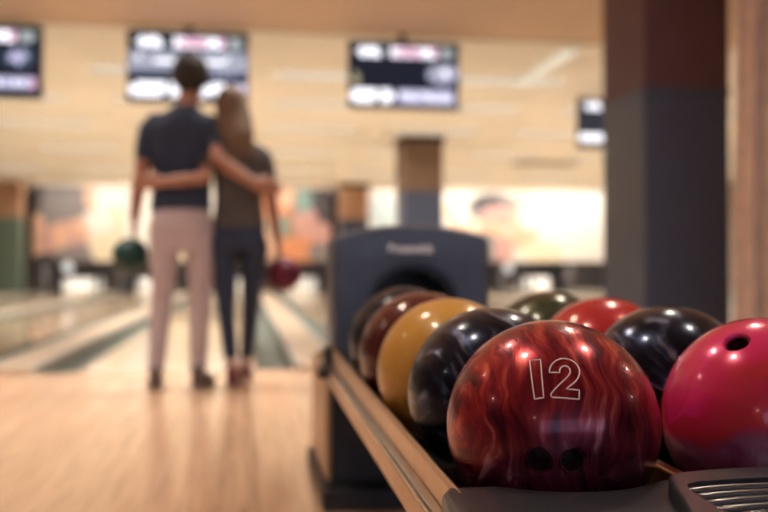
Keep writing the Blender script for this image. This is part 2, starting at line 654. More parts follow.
# kickbacks and pits below the mural
sbox('trim_mural_foot', M['darkwall'], XL, XR, 23.86, 23.95, .70, .86)
for x0, x1 in [(-7.6, -4.92), (-3.38, -3.08), (-1.54, -1.24), (.30, .60), (2.14, 3.40), (4.94, 5.24), (6.78, 7.08), (8.62, 8.92), (10.46, 11.2)]:
    sbox('wall_kickback', M['darkwall'], x0, x1, 23.80, 25.5, -.1, .72)
sbox('wall_pit', M['darkwall'], XL, XR, 25.5, 25.6, -.1, 2.6)


# bowling pins
def pin_mesh():
    prof = [(0, 0), (.0258, 0), (.030, .01), (.044, .06), (.0575, .105), (.0605, .1145), (.0575, .14), (.047, .18), (.032, .22), (.0245, .247), (.0230, .26),
            (.0255, .29), (.0315, .325), (.0323, .343), (.029, .362), (.018, .376), (0, .381)]
    bm = bmesh.new()
    lathe(bm, prof, 20)
    return bm


pin0 = link('bowling_pin', pin_mesh(), M['white'], smooth=True)
bm = bmesh.new()
lathe(bm, [(.0262, .231), (.0272, .229), (.0250, .247), (.0242, .247), (.0262, .231)], 20)
st0 = link('neck_stripe', bm, M['pinred'], pin0, smooth=True)
WHERE = {-4.15: 'on the far left lane, nearest the slate pillar', -2.31: 'on the lane left of the one the man faces', -0.47: 'on the lane the couple face',
         1.37: 'on the lane between the woman and the ball return', 4.17: 'on the far lane behind the ball return hood', 6.01: 'on the far lane just right of the hood', 7.85: 'on the far lane left of the big column',
         9.69: 'on the far lane hidden partly by the big column'}
first = True
for cx in LANES[:-1]:
    for r in range(4):
        for k in range(r + 1):
            if first:
                p, first = pin0, False
            else:
                p = pin0.copy()
                C.objects.link(p)
                c_ = st0.copy()
                C.objects.link(c_)
                c_.parent = p
            p.location = (cx + (k - r / 2) * .3048, PINY + r * .264, 0)
            tag(p, 'white bowling pin ' + WHERE[cx], 'bowling pin', 'pins ' + WHERE[cx])

# round indicator lamps at the foot of the mural
for u, v, lab in ((68, 268, 'round white lamp at the dark foot of the mural, left of the man'), (508, 268, 'round white lamp at the dark foot of the mural, right of the hood')):
    t = empty('indicator_lamp', (mx(u), 23.79, mz(v) + .02))
    tag(t, lab, 'lamp')
    bm = bmesh.new()
    bmesh.ops.create_cone(bm, cap_ends=True, segments=28, radius1=.155, radius2=.155, depth=.05, matrix=Matrix.Rotation(PI / 2, 4, 'X'))
    link('housing', bm, M['black'], t)
    bm = bmesh.new()
    bmesh.ops.create_uvsphere(bm, u_segments=24, v_segments=12, radius=.135, matrix=Matrix.Translation((0, -.02, 0)) @ Matrix.Diagonal((1, .3, 1, 1)))
    link('lens', bm, M['lampglass'] if 'lampglass' in M else M.setdefault('lampglass', emit('lamp_lens', (1, .95, .88), .9)), t, smooth=True)

# downlight fixtures in the approach ceiling
dl = None
for x, y, e_ in DOWN:
    if dl is None:
        dl = empty('downlight')
        bm = bmesh.new()
        lathe(bm, [(.066, 0), (.085, 0), (.088, -.006), (.07, -.008), (.066, -.004), (.066, 0)], 28)
        dlr = link('trim_ring', bm, M['white'], dl, smooth=True)
        o = dl
    else:
        o = dl.copy()
        C.objects.link(o)
        q = dlr.copy()
        C.objects.link(q)
        q.parent = o
    o.location = (x, y, 2.658)
    tag(o, 'round recessed downlight in the tan ceiling over the approach', 'light', 'downlights over the approach')

# long lamp strip and air vent on the lane ceiling
bm = bmesh.new()
box(bm, -.055, .055, 0, 1.6, -.045, 0, bev=.01)
t = link('ceiling_light', bm, emit('tube_lamp', (1, .88, .68), .75), loc=(2.95, 8.2, 2.64))
tag(t, 'long pale strip light on the ceiling, running towards the pins near the big column', 'light')
bm = bmesh.new()
for k in range(6):
    box(bm, -.55, .55, k * .1, k * .1 + .07, -.03, -.012)
t = link('ceiling_vent', bm, mat('vent_metal', (.30, .25, .19), .5), loc=(5.66, 16.9, 2.65))
bm = bmesh.new()
box(bm, -.6, .6, -.05, .62, -.02, 0)
link('frame', bm, M['col_cap'], t)
tag(t, 'small dark slatted air vent in the ceiling above the right mural', 'vent')


# curtain at the right edge
bm = bmesh.new()
N = 90
front = []
for i in range(N + 1):
    s = i / N
    x = 2.80 + s * .95
    y = 5.0 + .04 * math.sin(s * 2 * PI * 7.3 + 1) + .012 * math.sin(s * 61)
    col = []
    for j in range(25):
        z = .02 + (2.63 - .02) * j / 24
        k = .055 * max(0, (z - 1.3) / 1.3) ** 1.6 - .012 * math.sin(z * 1.4)
        col.append(bm.verts.new((x + k * (1 - s), y + .01 * math.sin(z * 3 + s * 9), z)))
    front.append(col)
for a, b in zip(front, front[1:]):
    for j in range(24):
        bm.faces.new((a[j], b[j], b[j + 1], a[j + 1]))
cu = link('curtain', bm, M['curtain'], smooth=True)
sm = cu.modifiers.new('t', 'SOLIDIFY')
sm.thickness = .004
tag(cu, 'tan floor length curtain hanging in soft folds beside the big column', 'curtain')
bm = bmesh.new()
tube(bm, [(2.70, 5.0, 2.645), (3.75, 5.0, 2.645)], .013, 12)
link('curtain_rail', bm, M['bead'], cu)

# ------------------------------------------------------------------ score screens
SM = [emit('screen_black', (.010, .014, .028), 1.0), emit('screen_white', (.95, .93, 1.0), 1.7), emit('screen_pink', (.85, .50, .66), 1.1), emit('screen_lilac', (.55, .53, .76), 1.1),
      emit('screen_grey', (.46, .47, .58), .95), emit('screen_navy', (.05, .07, .12), 1.0), emit('screen_green', (.55, .62, .55), .9), emit('screen_tan', (.45, .40, .25), .8)]
KEY = {'.': 0, 'w': 1, 'p': 2, 'l': 3, 'g': 4, 'n': 5, 'e': 6, 't': 7}
WAVE = ['................................',
        '...wlwww..n.wpwpppppwpwwpp.gee..',
        '..wwwwwww.n.wwpppppppwwwppnegge.',
        '...wwlwww.n.wpwppwpppwlwwpnege..']
TV_A = WAVE + ['nnnnnnnnnnnnnnnnnnnnnnnnnnnnnnnn', 'gggggggggggggggggggggggggggggggg', 'ggwgggggggggggggggggggggggwggggg', 'gggggggwwwwwgggggggggwwwwwgggggg', 'gggggggggggggggggggggggggggggggg', 'lggggggggggggggglgggggggggggggll',
               'nnnnnnnnnnnnnnnnnnnnnnnlnlnlnnnn', 'nn.nn.nnn..nnnnn.nnnnnnnnnnnnnnn', '................................', '..wwwwwwww.wwww..wwww.wwww.lllll', 'wwwwwwwwww.wwwww.wwwwwwwwwwlwlwl', 'wwwwwwwwww.wwwww.wwwwwwwwwwlllll', '.wwwwwwww..wwww...www..www..lll.', '................................']
TV_B = WAVE + ['................................', '................................', '........................ggggllgg', '.......................ggggwwgll', '.t....................ngggggwggl', '.tt....................lggggglln', 'ttt.....................nllllln.',
               '.tt.............................', '................................', '.wwwwwww.www..lllllllllllllllll.', 'wwwwwwww.wwww.lwlwlllwlwlllwlll.', 'wwwwwwww.wwww.lllwlwlllwlwlwlwl.', '.wwwwww..www..lllllllllllllllll.', '................................']
TV_C = WAVE + ['................................', '.........................nnnnn..', '..............t........nnlnlnn..', '.............ttt......nnlllllnn.', '............ttttt.....nnllllnnn.', '...........tttttt......nnnlnnn..', '............tttt.........nnnn...',
               '..............t.................', '................................', 'wwwwwwwwwwwwwwww..llllllllllllp.', 'wwwwwwwwwwwwwwwwwwlwlwlllwlwllp.', 'wwwwwwwwwwwwwwww..lllllllllllpp.', '................................', '................................']


def screen(x0, y, ztop, w, h, art, label):
    t = empty('television', (x0 + w / 2, y, ztop - h))
    tag(t, label, 'screen', 'score screens under the ceiling')
    bm = bmesh.new()
    box(bm, -w / 2, w / 2, .006, .07, 0, h, bev=.006)
    link('casing', bm, M['black'], t)
    bm = bmesh.new()
    b = .012
    box(bm, -w / 2, w / 2, -.004, .02, 0, b)
    box(bm, -w / 2, w / 2, -.004, .02, h - b, h)
    box(bm, -w / 2, -w / 2 + b, -.004, .02, b, h - b)
    box(bm, w / 2 - b, w / 2, -.004, .02, b, h - b)
    link('bezel', bm, M['black'], t)
    bm = bmesh.new()
    R_, K_ = len(art), len(art[0])
    xs = [-w / 2 + b + (w - 2 * b) * i / K_ for i in range(K_ + 1)]
    zs = [h - b - (h - 2 * b) * j / R_ for j in range(R_ + 1)]
    g = [[bm.verts.new((x, 0, z)) for x in xs] for z in zs]
    for j in range(R_):
        for i in range(K_):
            f = bm.faces.new((g[j][i], g[j + 1][i], g[j + 1][i + 1], g[j][i + 1]))
            f.material_index = KEY[art[j][i]]
    link('screen', bm, SM, t)
    bm = bmesh.new()
    box(bm, -.03, .03, .07, .10, h * .5, h + (2.64 - ztop))
    box(bm, -.12, .12, .07, .085, h * .35, h * .65)
    link('ceiling_mount', bm, M['black'], t)
    return t


screen(-.965, 7.82, 2.578, .985, .585, TV_A, 'score screen with pale grey band behind the man\'s head')
screen(.855, 7.82, 2.555, .955, .565, TV_B, 'mostly black score screen hanging between the woman and the big column')
screen(-2.62, 7.82, 2.583, .985, .585, TV_C, 'black score screen cut off by the left picture edge')
screen(3.74, 10.15, 2.565, .97, .565, TV_C, 'distant score screen partly hidden by the big column')

# ------------------------------------------------------------------ ball return
XC = .433
br = empty('ball_return', (XC, 1.6, 0))
tag(br, 'long ball return with dark hood and grey front tray holding two rows of balls', 'ball return')


def sheared(bm, y0=.93):
    for v in bm.verts:
        v.co.z += (v.co.y - y0) * .02
    return bm


def part(name, bm, m, parent=br, smooth=False):
    o = link(name, bm, m, smooth=smooth)
    o.parent = parent
    if parent is br:
        o.matrix_parent_inverse = Matrix.Translation(-br.location)
    return o


Y0, Y1, Y2 = .80, 2.06, 2.44
for s in (1, -1):
    X = lambda x: x if s == 1 else 2 * XC - x
    off = 0
    bm = bmesh.new()
    prism(bm, [(X(.198), .425), (X(.193), .4285), (X(.188), .425), (X(.1865), .402), (X(.192), .394), (X(.198), .412)], Y0 + .03, Y1, axis='Y', bev=0)
    prism(bm, [(X(.187), .378), (X(.184), .374), (X(.183), .348), (X(.186), .344), (X(.195), .35)], Y0 + .03, Y1, axis='Y', bev=0)
    part('side_rail', sheared(bm), M['rail'])
    bm = bmesh.new()
    tube(bm, [(X(.188), Y0 + .03, .389), (X(.188), Y1, .389)], .0115, 16)
    part('rail_bead', sheared(bm), M['bead'], smooth=True)
    bm = bmesh.new()
    prism(bm, [(X(.187), .345), (X(.215), .36), (X(.235), .325), (X(.225), .318), (X(.192), .335)], Y0 + .03, Y2, axis='Y')
    part('rail_skirt', sheared(bm), M['black'])
    bm = bmesh.new()
    box(bm, X(.172) if s == 1 else X(.205), X(.205) if s == 1 else X(.172), Y1 - .01, Y1 + .05, .372, .432, bev=.008)
    tube(bm, [(X(.182), Y1 + .01, .40), (X(.168), Y1 - .02, .378)], [.013, .014], 12)
    part('rail_bracket', sheared(bm), M['black'])
bm = bmesh.new()
box(bm, .205, 2 * XC - .205, Y0 + .05, Y2 + .06, .318, .330)
part('rack_pan', sheared(bm), M['pan'])
for cx in (.314, .552):
    for s in (-1, 1):
        bm = bmesh.new()
        tube(bm, [(cx + s * .0535, Y0 + .06, .3625), (cx + s * .0535, Y2 + .06, .3625)], .0075, 12)
        part('track_rod', sheared(bm), M['black'], smooth=True)
bm = bmesh.new()
box(bm, XC - .009, XC + .009, Y0 + .06, Y1, .328, .424, bev=.004)
part('centre_rail', sheared(bm), M['rail'])

# hood
HX, HW, HY0, HY1 = .4245, .2035, 2.36, 2.60
out = []
zb = .36
out += [(-HW, zb), (-HW, .690)]
for k in range(1, 7):
    a = PI - k * PI / 2 / 7
    out.append((-HW + .026 + .026 * math.cos(a), .692 + .026 * math.sin(a)))
for k in range(0, 15):
    x = -.170 + .34 * k / 14
    out.append((x, .7215 + .0205 * (1 - (x / .17) ** 2)))
for k in range(6, 0, -1):
    a = k * PI / 2 / 7
    out.append((HW - .026 + .026 * math.cos(a), .692 + .026 * math.sin(a)))
out += [(HW, .690), (HW, zb), (.122, zb)]
for k in range(0, 25):
    a = PI * k / 24
    out.append((.004 + .118 * math.cos(a), .515 + .117 * math.sin(a)))
out += [(-.122, zb)]
bm = bmesh.new()
prism(bm, [(HX + x, z) for x, z in out], HY0, HY1, axis='Y', bev=.014, seg=4)
hood = part('hood', bm, M['hood'])
for p in hood.data.polygons:
    p.use_smooth = True
try:
    hood.data.set_sharp_from_angle(angle=math.radians(35))
except Exception:
    pass
bm = bmesh.new()
box(bm, HX - .15, HX + .15, HY1 - .05, HY1 - .012, zb, .66)
part('tunnel_liner', bm, M['black'])
bm = bmesh.new()
arch = [(HX + .004 + .119 * math.cos(PI * k / 24), .515 + .118 * math.sin(PI * k / 24)) for k in range(25)]
ring = arch + [(HX + .004 + .108 * math.cos(PI * k / 24), .515 + .107 * math.sin(PI * k / 24)) for k in range(24, -1, -1)]
prism(bm, ring, HY0 + .01, HY0 + .14, axis='Y')
part('tunnel_collar', bm, M['black'])
fc = bpy.data.curves.new('lettering', 'FONT')
fc.body = 'Brunswick'
fc.size = .030
fc.align_x = 'CENTER'
fc.align_y = 'CENTER'
fc.extrude = .001
fc.offset = .0012
fo = bpy.data.objects.new('lettering', fc)
C.objects.link(fo)
dg = bpy.context.evaluated_depsgraph_get()
lm = bpy.data.meshes.new_from_object(fo.evaluated_get(dg))
bpy.data.objects.remove(fo)
w_ = max(v.co.x for v in lm.vertices) - min(v.co.x for v in lm.vertices)
for v in lm.vertices:
    v.co.x *= .118 / w_
lm.materials.clear()
lm.materials.append(M['letter'])
lo = bpy.data.objects.new('lettering', lm)
C.objects.link(lo)
lo.parent = hood
lo.rotation_euler = (PI / 2, 0, 0)
lo.location = (HX - .006, HY0 - .0008, .679)
lo['label'] = 'pale raised maker lettering'

# base cabinet under the hood
bm = bmesh.new()
box(bm, .226, .62, 2.475, 3.0, .055, .365, bev=.006)
part('base_cabinet', bm, M['black'])
bm = bmesh.new()
box(bm, .212, .225, 2.49, 3.0, .06, .36, bev=.003)
part('lit_side_panel', bm, M['cab_side_lit'])  # cabinet side as a separate panel, coloured with the floor's reflection
bm = bmesh.new()
box(bm, .196, .65, 2.40, 3.03, 0, .055, bev=.008)
part('foot_plinth', bm, M['black'])
bm = bmesh.new()
box(bm, .40, .466, .98, 1.06, .02, .322, bev=.006)
part('front_leg', bm, M['black'])
bm = bmesh.new()
box(bm, .30, .566, .93, 1.11, 0, .02, bev=.006)
part('front_foot', bm, M['black'])

# front tray deck with scallops for the two front balls
def scallop(cx, cy, r, y, x0, x1, n=20):
    return [(x0 + (x1 - x0) * k / n, min(y, cy - math.sqrt(max(0, r * r - (x0 + (x1 - x0) * k / n - cx) ** 2)))) for k in range(n + 1)]


ZD = .426
poly = [(.200, .56), (.187, .60), (.176, .68), (.170, .75), (.172, .79), (.177, .835), (.186, .856)]
poly += scallop(.31407, .93276, .110, .856, .20, .418)
poly += [(.433, .85)]
poly += scallop(.559, .945, .1065, .838, .447, .66)
poly += [(.676, .838), (.688, .822), (.694, .79), (.696, .75), (.690, .68), (.679, .60), (.666, .56)]
bm = bmesh.new()
prism(bm, poly, ZD - .075, ZD, axis='Z', bev=.007, seg=3)
deck = part('tray_deck', bm, M['deck'])
for p in deck.data.polygons:
    p.use_smooth = True
try:
    deck.data.set_sharp_from_angle(angle=math.radians(40))
except Exception:
    pass
# raised vent on the deck
vp = [(.318, .60), (.330, .655), (.352, .72), (.372, .785), (.380, .802), (.392, .811)]
vp += [(.42, .817), (.45, .822)] + [(x, min(.822, .945 - math.sqrt(max(0, .1075 ** 2 - (x - .559) ** 2)))) for x in [.46 + .01 * k for k in range(18)]]
vp += [(.655, .80), (.665, .785), (.68, .72), (.69, .60)]
inner = [(.352, .615), (.362, .66), (.366, .70), (.371, .745), (.378, .762), (.392, .770), (.43, .776), (.48, .778), (.56, .776), (.63, .768), (.645, .755), (.655, .70), (.66, .615)]
b2 = bmesh.new()
prism(b2, vp, ZD - .004, ZD + .017, axis='Z', bev=.005, seg=3)
vent = part('air_vent', b2, M['deck'])
k_ = bmesh.new()
prism(k_, inner, ZD + .000, ZD + .03, axis='Z')
ko = link('cutter', k_, None)
md = vent.modifiers.new('b', 'BOOLEAN')
md.operation = 'DIFFERENCE'
md.solver = 'EXACT'
md.object = ko
evaluated(vent)
bpy.data.objects.remove(ko)
vent.data.materials.clear()
vent.data.materials.append(M['deck'])
bm = bmesh.new()
prism(bm, [(p[0], p[1]) for p in inner], ZD - .001, ZD + .0012, axis='Z')
part('vent_recess', bm, M['black'], vent)
for k in range(7):
    y = .763 - k * .021
    bm = bmesh.new()
    pts = []
    xs = [.374 - .001 * k + (.632 + .002 * k - .374) * i / 20 for i in range(21)]
    for i, x in enumerate(xs):
        s = i / 20
        pts.append((x, y + .006 * math.sin(PI * s) - .004, ZD + .0130 + .0015 * math.sin(PI * min(1, s * 6) / 2) - .003))
    tube(bm, pts, [(.0026, .0042)] * 21, 10)
    part('slat', bm, M['chrome'], vent, smooth=True)
bm = bmesh.new()
box(bm, .185, .681, .50, .575, .30, ZD - .02, bev=.02, seg=4)
part('front_apron', bm, M['deck'])

# ------------------------------------------------------------------ bowling balls
RB = .109


def sphere_bm(r=RB, seg=96, rings=64):
    bm = bmesh.new()
    bmesh.ops.create_uvsphere(bm, u_segments=seg, v_segments=rings, radius=r)
    return bm


def drill(o, dirs, rad, depth, r=RB):
    """cut finger holes into the ball"""
    bm = bmesh.new()
    for d in dirs:
        d = Vector(d).normalized()
        q = d.to_track_quat('Z', 'Y').to_matrix().to_4x4()
        bmesh.ops.create_cone(bm, cap_ends=True, segments=48, radius1=rad, radius2=rad, depth=depth * 2, matrix=Matrix.Translation(d * r) @ q)
        # rounded mouth
        bmesh.ops.create_cone(bm, cap_ends=True, segments=48, radius1=rad * .9, radius2=rad * 1.28, depth=.006, matrix=Matrix.Translation(d * (r - rad * rad / (2 * r) - .0010)) @ q)
    k = link('cutter', bm, None)
    m = o.modifiers.new('b', 'BOOLEAN')
    m.operation = 'DIFFERENCE'
    m.solver = 'EXACT'
    m.use_self = True
    m.object = k
    evaluated(o)
    bpy.data.objects.remove(k)


def liners(o, dirs, rad, depth, m, r=RB):
    for d in dirs:
        d = Vector(d).normalized()
        bm = bmesh.new()
        zt = r - rad * rad / (2 * r) - .0045
        lathe(bm, [(0, r - depth + .002), (rad * .99, r - depth + .002), (rad * .99, zt), (rad * .90, zt), (rad * .90, r - depth + .004), (0, r - depth + .004)], 40)
        h = link('finger_hole', bm, m, o, smooth=False)
        h.rotation_euler = d.to_track_quat('Z', 'Y').to_euler()


def ball(loc, m, label, rot=(0, 0, 0), holes=None, hr=.0122, liner=None, group=None):
    o = link('bowling_ball', sphere_bm(), m, smooth=True)
    if holes:
        drill(o, holes, hr, .045)
        for p in o.data.polygons:
            p.use_smooth = True
        o.data.materials.clear()
        o.data.materials.append(m)
        try:
            o.data.set_sharp_from_angle(angle=math.radians(30))
        except Exception:
            pass
        liners(o, holes, hr, .045, liner or M['black'])
    o.location = loc
    tag(o, label, 'bowling ball', group or 'bowling balls on the return rack')
    return o


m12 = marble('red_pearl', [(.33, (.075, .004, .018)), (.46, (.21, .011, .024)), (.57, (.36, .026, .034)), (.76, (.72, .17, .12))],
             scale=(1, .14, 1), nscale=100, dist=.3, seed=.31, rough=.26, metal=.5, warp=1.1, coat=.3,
             zmix=((0, -.45, -.9), .000, .062, [(.36, (.040, .004, .018)), (.50, (.10, .008, .026)), (.60, (.15, .022, .044)), (.74, (.45, .22, .27))]))  # darker purple ramp over the lower front of the ball
mn = marble('navy_pearl', [(.38, (.004, .007, .018)), (.50, (.010, .016, .042)), (.58, (.035, .05, .11)), (.70, (.24, .29, .46))],
            scale=(1, .13, 1), nscale=100, dist=.25, rot=(0, .35, -.25), seed=1.7, rough=.22, metal=.7, warp=1.0, coat=.22)
mn2 = marble('navy_pearl_coarse', [(.38, (.004, .007, .018)), (.50, (.010, .016, .042)), (.58, (.04, .055, .115)), (.70, (.26, .31, .48))],
             scale=(1, .16, 1), nscale=80, dist=.3, rot=(0, 1.2, .5), seed=4.1, rough=.22, metal=.7, warp=1.4, coat=.22)
my = marble('mustard_resin', [(.3, (.52, .26, .045)), (.7, (.62, .33, .07))], nscale=6, seed=2.2, rough=.3, metal=0)
mr = marble('maroon_resin', [(.3, (.055, .010, .014)), (.6, (.10, .016, .02)), (.75, (.16, .035, .035))], nscale=10, seed=3.3, rough=.22, metal=.1)
mc = marble('charcoal_resin', [(.3, (.006, .010, .020)), (.6, (.014, .020, .036)), (.75, (.05, .06, .09))], nscale=10, seed=5.3, rough=.3, metal=.6, coat=.15)
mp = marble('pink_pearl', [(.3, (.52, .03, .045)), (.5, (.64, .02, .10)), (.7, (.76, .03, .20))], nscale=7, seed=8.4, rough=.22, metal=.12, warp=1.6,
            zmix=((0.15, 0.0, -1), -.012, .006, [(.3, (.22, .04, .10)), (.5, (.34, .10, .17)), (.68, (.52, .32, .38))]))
mred = marble('cherry_resin', [(.3, (.36, .012, .022)), (.7, (.48, .028, .035))], nscale=6, seed=6.1, rough=.25, metal=.1)
mg = marble('olive_resin', [(.3, (.022, .030, .018)), (.6, (.05, .06, .035)), (.75, (.12, .13, .08))], nscale=8, seed=7.7, rough=.25, metal=.2)
mg2 = marble('bottle_green_resin', [(.3, (.004, .026, .024)), (.7, (.008, .045, .038))], nscale=8, seed=9.7, rough=.45, metal=.1, coat=.1)
mcr = marble('crimson_resin', [(.3, (.075, .004, .02)), (.7, (.12, .008, .032))], nscale=8, seed=10.7, rough=.45, metal=.1, coat=.1)
mliner = mat('red_liner', (.05, .008, .012), .35)

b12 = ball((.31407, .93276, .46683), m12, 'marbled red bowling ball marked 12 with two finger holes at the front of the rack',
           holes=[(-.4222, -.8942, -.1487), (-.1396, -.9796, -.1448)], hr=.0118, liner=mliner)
ONE = [(-0.4057, -0.609, 0.6816), (-0.3192, -0.647, 0.6925), (-0.3578, -0.8501, 0.3864), (-0.4303, -0.8223, 0.3724)]
TWO = [(-0.2757, -0.7588, 0.5901), (-0.2715, -0.7463, 0.6077), (-0.2624, -0.734, 0.6264), (-0.2466, -0.7202, 0.6485), (-0.2213, -0.7079, 0.6707), (-0.1896, -0.6989, 0.6897), (-0.1515, -0.697, 0.7009), (-0.1102, -0.7035, 0.7021), (-0.0717, -0.7181, 0.6922), (-0.0416, -0.738, 0.6735), (-0.0231, -0.7621, 0.647), (-0.0163, -0.7873, 0.6163), (-0.023, -0.8117, 0.5836), (-0.0434, -0.8334, 0.551), (-0.07, -0.8489, 0.5239), (-0.1047, -0.8597, 0.4999), (-0.1377, -0.8663, 0.4803), (-0.1643, -0.8723, 0.4605), (-0.1131, -0.8827, 0.4561), (-0.0551, -0.8912, 0.4503), (-0.0696, -0.9233, 0.3778), (-0.148, -0.9115, 0.3836), (-0.2264, -0.8927, 0.3896), (-0.287, -0.8746, 0.3907), (-0.2975, -0.8662, 0.4015), (-0.2962, -0.8588, 0.418), (-0.2802, -0.8547, 0.437), (-0.2474, -0.8482, 0.4683), (-0.2078, -0.8397, 0.5017), (-0.1607, -0.8281, 0.5371), (-0.1253, -0.8151, 0.5656), (-0.1036, -0.7994, 0.5918), (-0.0982, -0.7809, 0.6169), (-0.1072, -0.7646, 0.6355), (-0.1282, -0.754, 0.6443), (-0.1521, -0.7515, 0.642), (-0.1724, -0.7564, 0.6309), (-0.1862, -0.7676, 0.6134), (-0.1928, -0.7829, 0.5915)]
for nm, pts in (('numeral', ONE), ('numeral', TWO)):
    bm = bmesh.new()
    P = [Vector(p).normalized() for p in pts]
    Q = []
    for a, b in zip(P, P[1:] + P[:1]):
        k = max(1, int((a - b).length / .02))
        Q += [(a.lerp(b, i / k)).normalized() * (RB + .00005) for i in range(k)]
    tube(bm, Q, 0.00070, 8, caps=False, closed=True)
    link(nm, bm, M['numline'], b12, smooth=True)

BZ = .46683


def bz(y):
    return BZ + (y - .9327) * .02


ROW = 'on the near row of the rack'
ball((.311, 1.1512, bz(1.151)), mn, 'dark navy streaked bowling ball in the left row directly behind the red ball marked 12')
ball((.303, 1.3697, bz(1.370)), my, 'plain mustard yellow bowling ball in the middle of the left row')
ball((.302, 1.5882, bz(1.588)), mr, 'dark maroon bowling ball in the left row behind the yellow one')
ball((.309, 1.8067, bz(1.807)), mc, 'charcoal bowling ball at the hood mouth, last of the left row')
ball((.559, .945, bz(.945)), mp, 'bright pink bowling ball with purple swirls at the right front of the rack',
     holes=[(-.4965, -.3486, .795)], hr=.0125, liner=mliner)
ball((.552, 1.1645, bz(1.1645)), mn2, 'black and slate streaked bowling ball in the right row behind the pink ball')
ball((.550, 1.384, bz(1.384)), mred, 'cherry red bowling ball in the right row, its top showing above the navy ones')
ball((.536, 1.602, bz(1.602)), mg, 'dark olive green bowling ball farthest back in the right row')

# ------------------------------------------------------------------ people
def skin(name, col, rough=.5):
    m = mat(name, col, rough, noise=.06, nscale=30)
    m.node_tree.nodes['Principled BSDF'].inputs['Subsurface Weight'].default_value = .05
    return m


M['skin_m'] = skin('warm_skin', (.32, .145, .095))
M['skin_w'] = skin('light_skin', (.36, .17, .115))
M['tee_navy'] = mat('navy_jersey', (.016, .026, .056), .85, noise=.15, nscale=40)
M['tee_olive'] = mat('olive_jersey', (.064, .056, .056), .85, noise=.15, nscale=40)
M['chino'] = mat('dusty_pink_cotton', (.42, .345, .37), .85, noise=.12, nscale=30)
M['jean'] = mat('dark_denim', (.014, .024, .058), .8, noise=.25, nscale=60)
M['hair_d'] = mat('dark_hair', (.016, .011, .009), .75, noise=.3, nscale=60)
M['hair_b'] = mat('brown_hair', (.135, .082, .052), .75, noise=.35, nscale=45)
M['shoe_d'] = mat('grey_shoe_leather', (.10, .07, .065), .5)
M['shoe_r'] = mat('burgundy_shoe_leather', (.15, .025, .03), .45)
M['sole'] = mat('shoe_sole', (.25, .2, .17), .6)
M['belt'] = mat('belt_leather', (.06, .035, .02), .5)
M['sock'] = mat('pale_sock', (.55, .38, .35), .9)
M['eye'] = mat('dark_eye', (.06, .04, .03), .2)


def hand(bm, wrist, tip_dir, palm_n, thumb_side, size=.19, curl=.5):
    """palm, four unequal bent fingers and a thumb leaving the side of the palm; curl bends towards palm_n"""
    w = Vector(wrist)
    t = Vector(tip_dir).normalized()
    nrm = Vector(palm_n)
    nrm = (nrm - t * nrm.dot(t)).normalized()
    sd = Vector(thumb_side)
    sd = (sd - t * sd.dot(t) - nrm * sd.dot(nrm)).normalized()
    pl = size * .5
    for k in range(4):
        o = (k - 1.5) * size * .115
        tube(bm, [w + sd * o * .5, w + t * pl * .5 + sd * o * .9, w + t * pl + sd * o], [size * .085, size * .09, size * .06], 12)
    for k, ln in enumerate((.36, .44, .48, .43)):
        o = (k - 1.5) * size * .125
        p = w + t * pl * .95 + sd * o
        pts, d = [p], t.copy()
        for j, f in enumerate((.45, .32, .23)):
            a = curl * (.7 + .35 * j)
            d = (d * math.cos(a) + nrm * math.sin(a)).normalized()
            p = p + d * ln * size * f
            pts.append(p)
        tube(bm, pts, [size * .052, size * .048, size * .043, size * .036], 10)
    p = w + t * pl * .3 + sd * size * .17
    d = (t * .7 + sd * .8 + nrm * .35).normalized()
    d2 = (t * .95 + sd * .15 + nrm * .4).normalized()
    tube(bm, [w + t * pl * .15 + sd * size * .08, p, p + d * size * .16, p + d * size * .16 + d2 * size * .17], [size * .08, size * .07, size * .055, size * .045], 10)


def head(bm, c, h, face=1.0):
    """skull, jaw, nose, ears, brows and lips; faces +y"""
    x, y, z = c
    ell(bm, (x, y - h * .04, z + h * .10), (h * .335, h * .41, h * .40))
    ell(bm, (x, y + h * .10, z - h * .16), (h * .27, h * .30, h * .34))
    ell(bm, (x, y + h * .22, z - h * .36), (h * .15, h * .14, h * .12))
    tube(bm, [(x, y + h * .37, z + h * .06), (x, y + h * .45, z - h * .10), (x, y + h * .41, z - h * .14)], [h * .035, h * .055, h * .06], 10)
    for s in (-1, 1):
        ell(bm, (x + s * h * .345, y - h * .02, z - h * .03), (h * .035, h * .085, h * .13))
        ell(bm, (x + s * h * .13, y + h * .345, z + h * .11), (h * .11, h * .04, h * .035))
        ell(bm, (x + s * h * .18, y + h * .28, z - h * .10), (h * .09, h * .08, h * .09))
    ell(bm, (x, y + h * .39, z - h * .235), (h * .10, h * .035, h * .022))
    ell(bm, (x, y + h * .385, z - h * .275), (h * .085, h * .035, h * .025))


def eyes(root, c, h):
    for s in (-1, 1):
        bm = bmesh.new()
        ell(bm, (c[0] + s * h * .135, c[1] + h * .325, c[2] + h * .035), (h * .05, h * .042, h * .028), 16, 10)
        link('eye', bm, M['eye'], root, smooth=True)


